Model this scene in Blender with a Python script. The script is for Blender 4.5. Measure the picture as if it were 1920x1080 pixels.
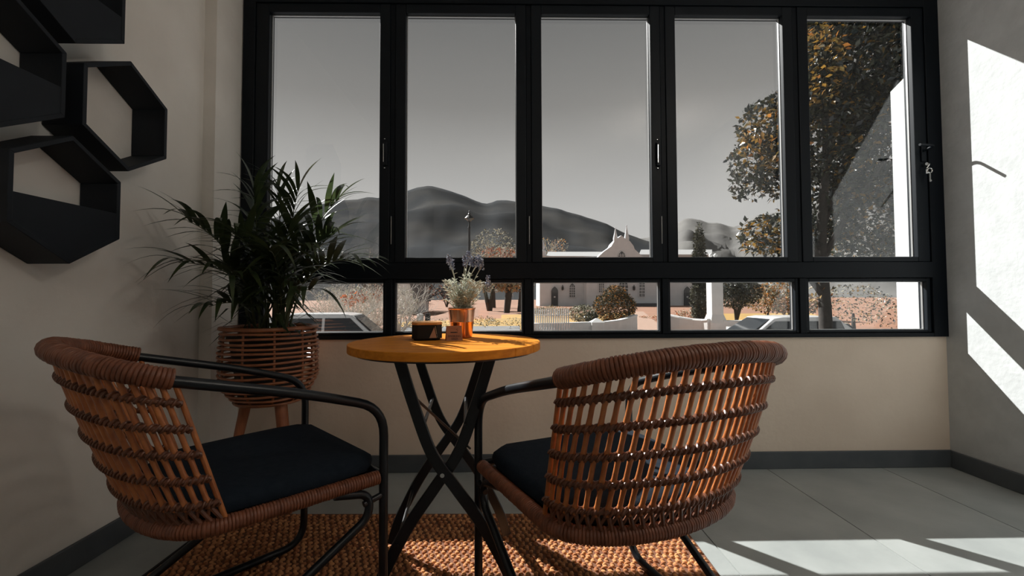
import bpy, bmesh, math, random
from math import sin, cos, pi, radians, sqrt, atan2
from mathutils import Vector, Matrix, noise

for o in list(bpy.data.objects): bpy.data.objects.remove(o, do_unlink=True)
C = bpy.context.scene.collection
S = bpy.context.scene

# ------------------------------------------------------------------ camera
HC = .861; F = 820.0; CX, CY = 960.0, 532.0
YAW, PITCH, ROLL = radians(.95), radians(1.8), radians(-.2)
RM = Matrix.Rotation(-YAW, 3, 'Z') @ Matrix.Rotation(pi/2 + PITCH, 3, 'X') @ Matrix.Rotation(ROLL, 3, 'Z')
cam = bpy.data.objects.new('camera', bpy.data.cameras.new('camera')); C.objects.link(cam)
cam.matrix_world = Matrix.Translation((0, 0, HC)) @ RM.to_4x4()
cam.data.sensor_width = 36; cam.data.lens = F/1920*36; cam.data.shift_y = -(540-CY)/1920
cam.data.clip_start = .02; cam.data.clip_end = 5000
S.camera = cam

# ------------------------------------------------------------------ world, sun, exposure
SUN_DIR = Vector((.95, -1.0, -1.07)).normalized()        # direction the light travels
w = bpy.data.worlds.new('world'); S.world = w; w.use_nodes = True
nt = w.node_tree; nt.nodes.clear()
tc = nt.nodes.new('ShaderNodeTexCoord'); sx = nt.nodes.new('ShaderNodeSeparateXYZ')
rp = nt.nodes.new('ShaderNodeValToRGB'); bg = nt.nodes.new('ShaderNodeBackground'); wo = nt.nodes.new('ShaderNodeOutputWorld')
nt.links.new(tc.outputs['Generated'], sx.inputs[0]); nt.links.new(sx.outputs['Z'], rp.inputs[0])
nt.links.new(rp.outputs[0], bg.inputs[0]); nt.links.new(bg.outputs[0], wo.inputs[0])
el = rp.color_ramp.elements
el[0].position = 0; el[0].color = (.60, .585, .56, 1)
el[1].position = 1; el[1].color = (.11, .115, .12, 1)
for p, c in ((.19, (.51, .50, .485, 1)), (.40, (.245, .238, .228, 1)), (.56, (.155, .155, .152, 1))):
    e = el.new(p); e.color = c
bg.inputs[1].default_value = 1.1
sd = bpy.data.lights.new('sun', 'SUN'); sd.energy = 11.5; sd.angle = radians(.45); sd.color = (1, .985, .95)
so = bpy.data.objects.new('sun', sd); C.objects.link(so); so.rotation_euler = SUN_DIR.to_track_quat('-Z', 'Y').to_euler()
so.location = (-8, 10, 12)
S.view_settings.view_transform = 'Standard'; S.view_settings.look = 'None'
S.view_settings.gamma = 1; S.view_settings.use_curve_mapping = False; S.view_settings.exposure = 0.0

# ------------------------------------------------------------------ pixel -> place helpers
def ray(x, y): return RM @ Vector(((x-CX)/F, (CY-y)/F, -1.0))
O = Vector((0, 0, HC))
def atY(x, y, Y): r = ray(x, y); return O + r*(Y/r.y)
def atX(x, y, X): r = ray(x, y); return O + r*(X/r.x)
def atZ(x, y, Z): r = ray(x, y); return O + r*((Z-HC)/r.z)

# ------------------------------------------------------------------ materials
MATS = {}
def mat(name, col, rough=.6, metal=0, col2=None, scale=8, detail=4, bump=0, bscale=60, spec=.5, stretch=None, island=None, transl=0, ramp=(.35, .65), coat=0):
    if name in MATS: return MATS[name]
    m = bpy.data.materials.new(name); m.use_nodes = True; n = m.node_tree; L = n.links
    b = n.nodes['Principled BSDF']
    b.inputs['Roughness'].default_value = rough; b.inputs['Metallic'].default_value = metal
    b.inputs['Specular IOR Level'].default_value = spec
    if coat: b.inputs['Coat Weight'].default_value = coat; b.inputs['Coat Roughness'].default_value = .18
    c4 = lambda c: (c[0], c[1], c[2], 1)
    b.inputs['Base Color'].default_value = c4(col)
    tcn = n.nodes.new('ShaderNodeTexCoord'); mp = n.nodes.new('ShaderNodeMapping'); L.new(tcn.outputs['Object'], mp.inputs[0])
    if stretch: mp.inputs['Scale'].default_value = stretch
    colout = None
    if col2 is not None:
        r = n.nodes.new('ShaderNodeValToRGB'); r.color_ramp.elements[0].position = ramp[0]; r.color_ramp.elements[1].position = ramp[1]
        r.color_ramp.elements[0].color = c4(col); r.color_ramp.elements[1].color = c4(col2)
        if island:
            g = n.nodes.new('ShaderNodeNewGeometry'); L.new(g.outputs['Random Per Island'], r.inputs[0])
        else:
            t = n.nodes.new('ShaderNodeTexNoise'); t.inputs['Scale'].default_value = scale; t.inputs['Detail'].default_value = detail
            L.new(mp.outputs[0], t.inputs[0]); L.new(t.outputs[0], r.inputs[0])
        L.new(r.outputs[0], b.inputs['Base Color']); colout = r.outputs[0]
    if bump:
        t2 = n.nodes.new('ShaderNodeTexNoise'); t2.inputs['Scale'].default_value = bscale; t2.inputs['Detail'].default_value = 5
        bn = n.nodes.new('ShaderNodeBump'); bn.inputs['Strength'].default_value = bump; bn.inputs['Distance'].default_value = .01
        L.new(mp.outputs[0], t2.inputs[0]); L.new(t2.outputs[0], bn.inputs['Height']); L.new(bn.outputs[0], b.inputs['Normal'])
    if transl:
        tr = n.nodes.new('ShaderNodeBsdfTranslucent'); mx = n.nodes.new('ShaderNodeMixShader'); mx.inputs[0].default_value = transl
        if colout: L.new(colout, tr.inputs[0])
        else: tr.inputs[0].default_value = c4(col)
        out = n.nodes['Material Output']
        L.new(b.outputs[0], mx.inputs[1]); L.new(tr.outputs[0], mx.inputs[2]); L.new(mx.outputs[0], out.inputs[0])
    MATS[name] = m; return m
def glass_mat(name, ior=1.5, boost=2.0, tint=(.98, .985, .985)):
    m = bpy.data.materials.new(name); m.use_nodes = True; n = m.node_tree; L = n.links; n.nodes.clear()
    out = n.nodes.new('ShaderNodeOutputMaterial'); mx = n.nodes.new('ShaderNodeMixShader')
    t = n.nodes.new('ShaderNodeBsdfTransparent'); t.inputs[0].default_value = (*tint, 1)
    g = n.nodes.new('ShaderNodeBsdfGlossy'); g.inputs['Roughness'].default_value = 0.0
    f = n.nodes.new('ShaderNodeLayerWeight'); f.inputs[0].default_value = .5          # Schlick, the same on both faces of the pane
    pw_ = n.nodes.new('ShaderNodeMath'); pw_.operation = 'POWER'; pw_.inputs[1].default_value = 5
    mu = n.nodes.new('ShaderNodeMath'); mu.operation = 'MULTIPLY_ADD'; mu.inputs[1].default_value = .95; mu.inputs[2].default_value = boost; mu.use_clamp = True
    L.new(f.outputs['Facing'], pw_.inputs[0]); L.new(pw_.outputs[0], mu.inputs[0]); L.new(mu.outputs[0], mx.inputs[0]); L.new(t.outputs[0], mx.inputs[1]); L.new(g.outputs[0], mx.inputs[2])
    L.new(mx.outputs[0], out.inputs[0]); return m
M = dict(
 plaster=mat('plaster', (.84, .80, .745), .85, col2=(.76, .72, .665), scale=3, bump=.15, bscale=40),
 plaster_bounce=mat('plaster_bounce', (.76, .65, .54), .85, col2=(.69, .58, .475), scale=2.5, bump=.15, bscale=40),  # plaster with the warm bounce light put into its colour
 stucco=mat('stucco', (.53, .55, .555), .9, col2=(.475, .495, .50), scale=14, bump=.22, bscale=45),
 ceiling=mat('ceiling_paint', (.84, .83, .81), .9, col2=(.80, .79, .77), scale=2),
 skirting=mat('skirting', (.085, .095, .105), .55, col2=(.065, .075, .085), scale=9),
 tile=mat('floor_tile', (.36, .38, .37), .40, col2=(.27, .29, .285), scale=3.5, detail=8, bump=.05, bscale=90),
 grout=mat('grout', (.30, .30, .28), .9),
 frame=mat('black_aluminium', (.0020, .0045, .0080), .5, spec=.2),
 frame2=mat('black_aluminium_sash', (.0025, .0055, .0095), .48, spec=.24),
 bead=mat('glazing_bead', (.45, .46, .46), .35, metal=.6),
 chrome=mat('chrome', (.75, .75, .74), .2, metal=1),
 glass=glass_mat('window_glass', 1.5, .055),
 tube=mat('black_tube', (.006, .008, .011), .32, spec=.45),
 cushion=mat('cushion_fabric', (.012, .018, .027), .95, spec=.12, col2=(.016, .023, .033), scale=60, bump=.2, bscale=400),
 rattan=mat('rattan', (.52, .180, .052), .36, col2=(.36, .112, .036), scale=35, bump=.1, bscale=200, spec=.55),
 wrap=mat('rattan_wrap', (.23, .078, .036), .42, col2=(.14, .046, .022), scale=45, spec=.5),
 weave=mat('rattan_weave', (.17, .060, .028), .40, col2=(.10, .036, .018), scale=60, spec=.5),
 wood=mat('table_wood', (.76, .285, .034), .42, col2=(.60, .20, .022), scale=6, detail=6, stretch=(1.2, 14, 14), spec=.08),
 wood_lid=mat('lid_wood', (.66, .31, .085), .5, col2=(.52, .22, .055), scale=12, stretch=(2, 14, 14)),
 leg_wood=mat('planter_leg_wood', (.36, .13, .055), .5, col2=(.28, .095, .04), scale=12, stretch=(9, 9, 1.5)),
 basket=mat('basket_cane', (.34, .125, .050), .4, col2=(.24, .082, .034), scale=30, spec=.55),
 pot_dark=mat('plastic_pot', (.012, .012, .013), .5),
 soil=mat('soil', (.035, .024, .017), .95, col2=(.06, .04, .03), scale=60, bump=.8, bscale=90),
 palm=mat('palm_leaf', (.030, .048, .024), .32, col2=(.055, .075, .028), scale=5, spec=.55, transl=.28),
 rachis=mat('palm_stem', (.075, .085, .03), .45, col2=(.05, .06, .025), scale=10),
 shelf=mat('shelf_black', (.0065, .010, .015), .6, col2=(.009, .013, .019), scale=8, spec=.3),
 jute=mat('jute', (.64, .31, .135), .95, col2=(.34, .13, .06), island=True, ramp=(.1, .95), spec=.1),
 jute_base=mat('jute_base', (.16, .065, .032), .95),
 rugedge=mat('rug_binding', (.014, .014, .016), .9),
 copper=mat('copper', (.80, .42, .25), .22, metal=1, col2=(.70, .34, .19), scale=9),
 ashbox=mat('black_box', (.006, .007, .008), .5, spec=.3),
 card=mat('kraft_wood', (.36, .135, .055), .6, col2=(.30, .105, .04), scale=14, stretch=(2, 10, 10)),
 ink=mat('ink', (.012, .010, .010), .7),
 labelw=mat('label_print', (.42, .22, .14), .6),
 lavleaf=mat('lavender_leaf', (.52, .53, .43), .7, col2=(.66, .67, .58), island=True, transl=.25),
 lavflower=mat('lavender_flower', (.20, .22, .30), .8, col2=(.42, .45, .52), island=True, transl=.15),
 # outside
 white=mat('limewash', (.66, .70, .73), .85, col2=(.61, .645, .67), scale=1.2),
 whitewall=mat('garden_wall_paint', (.76, .76, .75), .85, col2=(.68, .68, .67), scale=3),
 roof=mat('roof_sheet', (.48, .48, .48), .5), darkroof=mat('slate_roof', (.10, .10, .11), .8),
 door=mat('painted_door', (.025, .035, .045), .5), pane=mat('dark_pane', (.05, .055, .06), .15),
 lawn=mat('dry_lawn', (.43, .25, .06), .95, col2=(.34, .22, .07), scale=.8, detail=8),
 earth=mat('red_earth', (.30, .15, .090), .95, col2=(.23, .12, .075), scale=.4, detail=8),
 tarmac=mat('tarmac', (.15, .15, .155), .9, col2=(.19, .19, .19), scale=2),
 brickpath=mat('path_brick', (.38, .25, .185), .9, col2=(.31, .20, .15), scale=6),
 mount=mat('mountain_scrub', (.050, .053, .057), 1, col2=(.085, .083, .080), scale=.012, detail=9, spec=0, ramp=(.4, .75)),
 mount2=mat('mountain_far_haze', (.15, .147, .143), 1, col2=(.20, .195, .185), scale=.01, detail=9, spec=0, ramp=(.35, .75)),  # distance haze put into the paler base colour
 bark=mat('bark', (.045, .038, .033), .95, col2=(.025, .022, .02), scale=10, bump=.6, bscale=20),
 twig=mat('pale_twig', (.56, .53, .48), .9, col2=(.68, .65, .60), island=True),
 leafg=mat('leaf_dark', (.016, .024, .026), .27, col2=(.042, .048, .030), island=True, transl=.12, spec=.7),
 leafy=mat('leaf_ochre', (.30, .165, .028), .5, col2=(.13, .09, .026), island=True, transl=.35),
 leafo=mat('leaf_orange', (.50, .20, .04), .6, col2=(.30, .17, .05), island=True, transl=.3),
 leafr=mat('leaf_red', (.45, .13, .05), .7, col2=(.30, .10, .05), island=True, transl=.3),
 leafpale=mat('leaf_silver', (.46, .44, .34), .8, col2=(.30, .30, .22), island=True, transl=.2),
 conifer=mat('conifer', (.035, .040, .028), .85, col2=(.075, .075, .04), island=True, transl=.1),
 carw=mat('car_white', (.72, .72, .72), .25, coat=.6), carg=mat('car_silver', (.45, .46, .47), .25, metal=.4, coat=.5),
 carglass=mat('car_glass', (.02, .025, .03), .08), rubber=mat('rubber', (.015, .015, .015), .9),
 iron=mat('cast_iron', (.012, .013, .014), .5), lantern=mat('lantern_glass', (.10, .10, .10), .2),
)

# ------------------------------------------------------------------ mesh builder
class MB:
    def __init__(s): s.v = []; s.f = []; s.mi = []; s.cur = 0
    def add(s, vs, fs):
        k = len(s.v); s.v += [tuple(v) for v in vs]
        for f in fs: s.f.append([i+k for i in f]); s.mi.append(s.cur)
        return s
    def box(s, x0, x1, y0, y1, z0, z1):
        return s.add([(x0,y0,z0),(x1,y0,z0),(x1,y1,z0),(x0,y1,z0),(x0,y0,z1),(x1,y0,z1),(x1,y1,z1),(x0,y1,z1)],
                     [(0,3,2,1),(4,5,6,7),(0,1,5,4),(1,2,6,5),(2,3,7,6),(3,0,4,7)])
    def tube(s, path, r, seg=10, caps=True, closed=False, flat=None):
        P = [Vector(p) for p in path]; n = len(P)
        R = r if isinstance(r, (list, tuple)) else [r]*n
        T = []
        for i in range(n):
            a = P[(i-1) % n] if (closed or i > 0) else P[i]; b = P[(i+1) % n] if (closed or i < n-1) else P[i]
            d = b-a; T.append(d.normalized() if d.length > 1e-9 else Vector((0,0,1)))
        up = Vector((0,0,1)) if abs(T[0].z) < .9 else Vector((1,0,0))
        nrm = (up - T[0]*up.dot(T[0])).normalized()
        vs = []; fs = []
        for i in range(n):
            nrm = (nrm - T[i]*nrm.dot(T[i]));
            nrm = nrm.normalized() if nrm.length > 1e-6 else T[i].orthogonal().normalized()
            bi = T[i].cross(nrm)
            for k in range(seg):
                a = 2*pi*k/seg; fx = 1 if flat is None else flat
                vs.append(P[i] + nrm*(cos(a)*R[i]) + bi*(sin(a)*R[i]*fx))
        m = n if closed else n-1
        for i in range(m):
            for k in range(seg):
                a = i*seg+k; b = i*seg+(k+1) % seg; c = ((i+1) % n)*seg+(k+1) % seg; d = ((i+1) % n)*seg+k
                fs.append((a, b, c, d))
        if caps and not closed:
            fs.append(tuple(range(seg-1, -1, -1))); fs.append(tuple((n-1)*seg+k for k in range(seg)))
        return s.add(vs, fs)
    def lathe(s, prof, seg=32, c=(0,0,0)):
        vs = []; fs = []; n = len(prof)
        for r, z in prof:
            for k in range(seg):
                a = 2*pi*k/seg; vs.append((c[0]+r*cos(a), c[1]+r*sin(a), c[2]+z))
        for i in range(n-1):
            for k in range(seg):
                fs.append((i*seg+k, i*seg+(k+1) % seg, (i+1)*seg+(k+1) % seg, (i+1)*seg+k))
        fs.append(tuple(range(seg-1, -1, -1))); fs.append(tuple((n-1)*seg+k for k in range(seg)))
        return s.add(vs, fs)
    def prism(s, poly, vec):
        n = len(poly); vec = Vector(vec); A = [Vector(p) for p in poly]; B = [p+vec for p in A]
        return s.add(A+B, [tuple(range(n-1,-1,-1)), tuple(range(n, 2*n))] + [(i, (i+1) % n, n+(i+1) % n, n+i) for i in range(n)])
    def rings(s, rings, capb=True, capt=True):
        n = len(rings[0]); vs = [v for r in rings for v in r]; fs = []
        for i in range(len(rings)-1):
            for k in range(n): fs.append((i*n+k, i*n+(k+1) % n, (i+1)*n+(k+1) % n, (i+1)*n+k))
        if capb: fs.append(tuple(range(n-1,-1,-1)))
        if capt: fs.append(tuple((len(rings)-1)*n+k for k in range(n)))
        return s.add(vs, fs)
    def leaf(s, p, d, up, L, W):
        d = Vector(d).normalized(); sd = d.cross(Vector(up));
        sd = sd.normalized() if sd.length > 1e-5 else d.orthogonal().normalized()
        n = sd.cross(d); p = Vector(p)
        return s.add([p, p+d*L*.45+sd*W*.5+n*W*.12, p+d*L, p+d*L*.45-sd*W*.5+n*W*.12], [(0,1,2,3)])
    def mesh(s, name, mats, smooth=False, fix=True):
        me = bpy.data.meshes.new(name); me.from_pydata([tuple(v) for v in s.v], [], s.f)
        for m in (mats if isinstance(mats, (list, tuple)) else [mats]): me.materials.append(m)
        if any(s.mi): me.polygons.foreach_set('material_index', s.mi)
        if fix:
            bm = bmesh.new(); bm.from_mesh(me); bmesh.ops.recalc_face_normals(bm, faces=bm.faces); bm.to_mesh(me); bm.free()
        if smooth:
            me.polygons.foreach_set('use_smooth', [True]*len(me.polygons))
            me.set_sharp_from_angle(angle=radians(smooth if smooth is not True else 45))
        me.update(); return me
    def build(s, name, mats, parent=None, smooth=False, loc=None, fix=True):
        return link(name, s.mesh(name, mats, smooth, fix), parent, loc)
def link(name, me, parent=None, loc=None):
    o = bpy.data.objects.new(name, me); C.objects.link(o)
    if parent: o.parent = parent
    if loc is not None: o.location = loc
    return o
def bevel(o, wd=.003, seg=2):
    m = o.modifiers.new('bevel', 'BEVEL'); m.width = wd; m.segments = seg; m.limit_method = 'ANGLE'; m.angle_limit = radians(40); return o
def empty(name, loc=(0,0,0), rz=0):
    o = bpy.data.objects.new(name, None); C.objects.link(o); o.location = loc; o.rotation_euler = (0,0,rz); o.empty_display_size = .1; return o
def tag(o, label=None, cat=None, group=None, kind=None):
    if label: o['label'] = label
    if cat: o['category'] = cat
    if group: o['group'] = group
    if kind: o['kind'] = kind
    return o
def struct(o, label=None):
    o['kind'] = 'structure'
    if label: o['label'] = label
    return o
def copy_tree(o, parent=None):
    c = o.copy(); C.objects.link(c); c.parent = parent
    for ch in list(o.children): copy_tree(ch, c)
    return c
def bez(p0, p1, p2, n):
    p0, p1, p2 = Vector(p0), Vector(p1), Vector(p2)
    return [p0*(1-t)**2 + p1*2*t*(1-t) + p2*t*t for t in [i/(n-1) for i in range(n)]]
def catmull(pts, n=6):
    P = [Vector(p) for p in pts]; P = [P[0]*2-P[1]] + P + [P[-1]*2-P[-2]]; out = []
    for i in range(1, len(P)-2):
        for k in range(n):
            t = k/n; a, b, c, d = P[i-1], P[i], P[i+1], P[i+2]
            out.append(.5*((2*b)+(c-a)*t+(2*a-5*b+4*c-d)*t*t+(3*b-a-3*c+d)*t**3))
    out.append(P[-2]); return out
def fillet(pts, r, n=6):
    P = [Vector(p) for p in pts]; out = [P[0]]
    for i in range(1, len(P)-1):
        a = (P[i-1]-P[i]); b = (P[i+1]-P[i]); k = min(r, a.length*.49, b.length*.49)
        out += bez(P[i]+a.normalized()*k, P[i], P[i]+b.normalized()*k, n)
    return out + [P[-1]]

# ================================================================== ROOM
XL, XR, YB, YR, ZC = -1.375, 2.25, 2.2, -4.0, 2.62
fl = MB().box(XL-.15, XR+.25, YR-.15, YB+.1, -.12, -.004).build('floor', M['grout']); struct(fl, 'grey tiled floor')
tx = [.727-.581*k for k in range(3, -1, -1)] + [.727+.581, .727+2*.581]
tx = [XL] + [x for x in tx if XL+.05 < x < XR-.05] + [XR]
ty = [YB]; 
while ty[-1] > YR: ty.append(max(YR, ty[-1]-1.165))
tcache = {}
for i in range(len(tx)-1):
    for j in range(len(ty)-1):
        wx, wy = round(tx[i+1]-tx[i]-.004, 4), round(ty[j]-ty[j+1]-.004, 4)
        if (wx, wy) not in tcache: tcache[(wx, wy)] = MB().box(-wx/2, wx/2, -wy/2, wy/2, -.012, 0).mesh('floor_tile', M['tile'])
        link('floor_tile', tcache[(wx, wy)], fl, ((tx[i]+tx[i+1])/2, (ty[j]+ty[j+1])/2, 0))
FW0, FW1, FZ0, FZ1 = -1.315, XR, .655, 2.42          # window opening
struct(MB().box(XL-.02, XR+.0, YB, YB+.1, 0, FZ0).build('wall_back', M['plaster_bounce']), 'low plaster wall under the window, warm bounce light in its colour')
struct(MB().box(XL-.02, XR+.0, YB, YB+.1, FZ1, ZC).build('wall_lintel', M['plaster']), 'plaster lintel above the window')
struct(MB().box(XL-.15, XL, YR, YB+.1, 0, ZC).build('wall_left', M['plaster']), 'off-white plaster wall with the black shelves')
struct(MB().box(XL, -1.32, 1.995, YB, 0, ZC).build('wall_pilaster', M['plaster']), 'shallow plaster pilaster at the window corner')
struct(MB().box(XL-.02, FW0, YB+.0001, YB+.1, FZ0, FZ1).build('wall_back_side', M['plaster']), 'narrow wall strip left of the window')
struct(MB().box(XR, XR+.25, YR, YB+.08, 0, ZC).build('wall_right', M['stucco']), 'white textured wall lit by the sun')
fin = [(XR, YB+.08, -1.2), (XR, 2.475, -1.2), (XR, 2.475, 2.05), (XR, 2.36, 2.10), (XR, YB+.08, 2.10)]
struct(MB().prism(fin, (.25, 0, 0)).build('wall_outside_fin', M['stucco']), 'white outside wall end beyond the rightmost pane')
struct(MB().box(XL-.15, XR+.25, YR-.15, YB+.1, ZC, ZC+.15).build('ceiling', M['ceiling']))
struct(MB().box(XL, XR, YR-.15, YR, 0, ZC).build('wall_rear', M['plaster']), 'plain plaster wall at the back of the room')
def add_fill_globe(loc, label, power=23):  # added fill: unseen glowing globes that brighten the interior
    r_ = empty('added_fill_lamp', loc)
    m_ = mat('fill_globe_%d' % power, (.9, .86, .8), .4); b_ = m_.node_tree.nodes['Principled BSDF']
    b_.inputs['Emission Color'].default_value = (1, .91, .80, 1); b_.inputs['Emission Strength'].default_value = power
    MB().lathe([(.004, -.10)]+[(.10*sin(pi*k/14), -.10*cos(pi*k/14)) for k in range(1, 14)]+[(.02, .10)], 28).build('globe', m_, r_, smooth=True)
    MB().lathe([(.035, .090), (.035, .150), (.012, .18)], 16).build('cap', M['frame'], r_, smooth=30)
    MB().tube([(0, 0, .17), (0, 0, ZC-loc[2]-.02)], .004, 8).build('cord', M['frame'], r_)
    MB().lathe([(.05, -.02), (.05, -.001), (.02, -.0005)], 16).build('ceiling_rose', M['frame'], r_, loc=(0, 0, ZC-loc[2]))
    tag(r_, label, 'lamp', 'added fill lamps out of view')
add_fill_globe((0.293, -1.0, 2.05), 'unseen white globe fill lamp added in the middle of the room', 19)
add_fill_globe((1.561, .2, 2.2), 'unseen white globe fill lamp added nearest the right wall', 38)
BH = .085
struct(bevel(MB().box(-1.32, XR, YB-.012, YB, 0, BH).build('baseboard_back', M['skirting'])))
struct(bevel(MB().box(XL, XL+.012, YR, 1.995, 0, BH).build('baseboard_left', M['skirting'])))
struct(bevel(MB().box(XR-.012, XR, YR, YB-.012, 0, BH).build('baseboard_right', M['skirting'])))
struct(bevel(MB().box(XL+.012, -1.308, 1.983, 1.995, 0, BH).box(-1.32, -1.308, 1.995, YB-.012, 0, BH).build('baseboard_pilaster', M['skirting'])))

# ------------------------------------------------------------------ the window
wf = MB(); y0, y1 = 2.185, 2.250
wf.box(FW0, -1.255, y0, y1, FZ0, FZ1); wf.box(2.175, FW1, y0, y1, FZ0, FZ1)
wf.box(-1.255, 2.175, y0, y1, 2.36, FZ1); wf.box(-1.255, 2.175, y0, y1, FZ0, .675)
wf.box(-1.255, 2.175, y0-.004, y1, .955, 1.035)
PX = [(-1.188+.689*i, -.630+.689*i) for i in range(4)] + [(1.568, 2.112)]
LX = [(-1.2, -.609), (-.547, .086), (.145, .783), (.837, 1.475), (1.545, 2.154)]
for i in range(4):
    m_ = (PX[i][1]+PX[i+1][0])/2; wf.box(m_-.013, m_+.013, y0+.012, y1, 1.035, 2.36)
    m_ = (LX[i][1]+LX[i+1][0])/2; wf.box(m_-.017, m_+.017, y0+.004, y1, .675, .955)
win = struct(bevel(wf.build('window_1', M['frame']), .002, 1), 'wide black aluminium window of five bays in two rows')
def sash(x0, x1, z0, z1, ox0, ox1, oz0, oz1, ys, yb):
    s_ = MB(); s_.box(ox0, x0, ys, yb, oz0, oz1); s_.box(x1, ox1, ys, yb, oz0, oz1)
    s_.box(x0, x1, ys, yb, oz0, z0); s_.box(x0, x1, ys, yb, z1, oz1)
    o = bevel(s_.build('sash', M['frame2'], win), .003, 2)
    g = .003; b_ = MB(); yq0, yq1 = yb-.026, yb-.016
    b_.box(x0, x0+g, yq0, yq1, z0, z1); b_.box(x1-g, x1, yq0, yq1, z0, z1); b_.box(x0+g, x1-g, yq0, yq1, z0, z0+g); b_.box(x0+g, x1-g, yq0, yq1, z1-g, z1)
    b_.build('glazing_bead', M['bead'], o)
    MB().box(x0-.004, x1+.004, yb-.014, yb-.010, z0-.004, z1+.004).build('pane', M['glass'], o)
    return o
US = []
for i, (a, b) in enumerate(PX):
    lo = -1.254 if i == 0 else (PX[i-1][1]+a)/2+.0135; hi = 2.174 if i == 4 else (b+PX[i+1][0])/2-.0135
    US.append(sash(a, b, 1.062, 2.313, lo, hi, 1.036, 2.359, 2.192, 2.245))
for i, (a, b) in enumerate(LX):
    lo = -1.254 if i == 0 else (LX[i-1][1]+a)/2+.0175; hi = 2.174 if i == 4 else (b+LX[i+1][0])/2-.0175
    sash(a, b, .690, .936, lo, hi, .676, .954, 2.197, 2.245)
for si, hx in ((0, -.598), (2, .782)):                              # flush catches
    h = MB().box(hx-.011, hx+.011, 2.180, 2.192, 1.525, 1.646).build('catch_plate', M['frame2'], US[si]); bevel(h, .003)
    MB().tube([(hx-.006, 2.174, 1.54), (hx-.006, 2.172, 1.63)], .0022, 6).build('catch_lever', M['chrome'], US[si])
    for z in (1.512, 1.659): MB().lathe([(.0, 0), (.004, 0), (.004, .003), (0, .003)], 10).build('screw', M['chrome'], US[si], loc=(hx-.004, 2.188, z))
for hx in (-.568, .796, .125):
    MB().box(hx-.0015, hx+.0015, 2.189, 2.193, 1.13, 1.27).build('seal_strip', M['bead'], US[1 if hx < 0 else (2 if hx < .3 else 3)])
hd = fillet([(2.150, 2.192, 1.605), (2.150, 2.128, 1.612), (2.060, 2.112, 1.612)], .02)
bevel(MB().box(2.138, 2.164, 2.184, 2.193, 1.55, 1.65).build('handle_plate', M['frame2'], US[4]), .002)
MB().tube(hd, .0065, 10).build('handle_lever', M['frame2'], US[4], smooth=True)
MB().tube([(2.152, 2.186, 1.533), (2.152, 2.172, 1.533)], .009, 14).build('lock_barrel', M['chrome'], US[4], smooth=True)
key = empty('window_key', (2.158, 2.165, 1.47))
kb = MB().tube([(0.012*cos(a), 0, .028+.012*sin(a)) for a in [2*pi*k/16 for k in range(16)]], .0035, 8, closed=True).build('key_bow', M['chrome'], key, smooth=True)
MB().box(-.0035, .0035, -.0015, .0015, -.030, .018).box(.0035, .008, -.0015, .0015, -.028, -.020).build('key_blade', M['chrome'], key)
MB().tube([(-.012, .004, .040), (-.004, .0, .052), (0, 0, .060), (-.003, .016, .063)], .003, 8).build('key_stem', M['chrome'], key, smooth=True)
MB().box(-.018, -.008, -.001, .002, .012, .034).build('key_tag', M['chrome'], key)
tag(key, 'small silver key hanging from the lock of the rightmost window', 'key')

# ================================================================== HEXAGON SHELVES on the left wall
HS = .187; HT = .013; HD = .12
def hexpt(r, k): a = pi/2 - k*pi/3; return (r*cos(a), r*sin(a))      # in (Y, Z): k=0 top
def hex_shelf(yc, zc, label, panel):
    root = empty('hexagon_shelf', (XL, yc, zc)); ri = HS - HT*1.1547
    for k in range(6):
        a, b = hexpt(HS, k), hexpt(HS, k+1); c, d = hexpt(ri, k+1), hexpt(ri, k)
        bevel(MB().prism([(0.001, *a), (0.001, *b), (0.001, *c), (0.001, *d)], (HD, 0, 0)).build('side_board', M['shelf'], root), .0012, 1)
    if panel:
        pts = [hexpt(ri, k) for k in (2, 3, 4)]; yy = ri*cos(pi/6)
        poly = [(HD-.010, yy, -.012), *[(HD-.010, *p) for p in pts], (HD-.010, -yy, -.012)]
        MB().prism(poly, (.0095, 0, 0)).build('front_panel', M['shelf'], root)
    tag(root, label, 'shelf', 'black hexagon shelves on the left wall'); return root
hex_shelf(1.468, 1.473, 'open black hexagon shelf nearest the window, no front panel', False)
hex_shelf(1.279, 1.149, 'lowest black hexagon shelf with its lower half closed in', True)
hex_shelf(1.093, 1.473, 'black hexagon shelf at the left picture edge beside the open one', True)
hex_shelf(1.280, 1.797, 'topmost black hexagon shelf cut off by the top of the picture', True)

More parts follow.
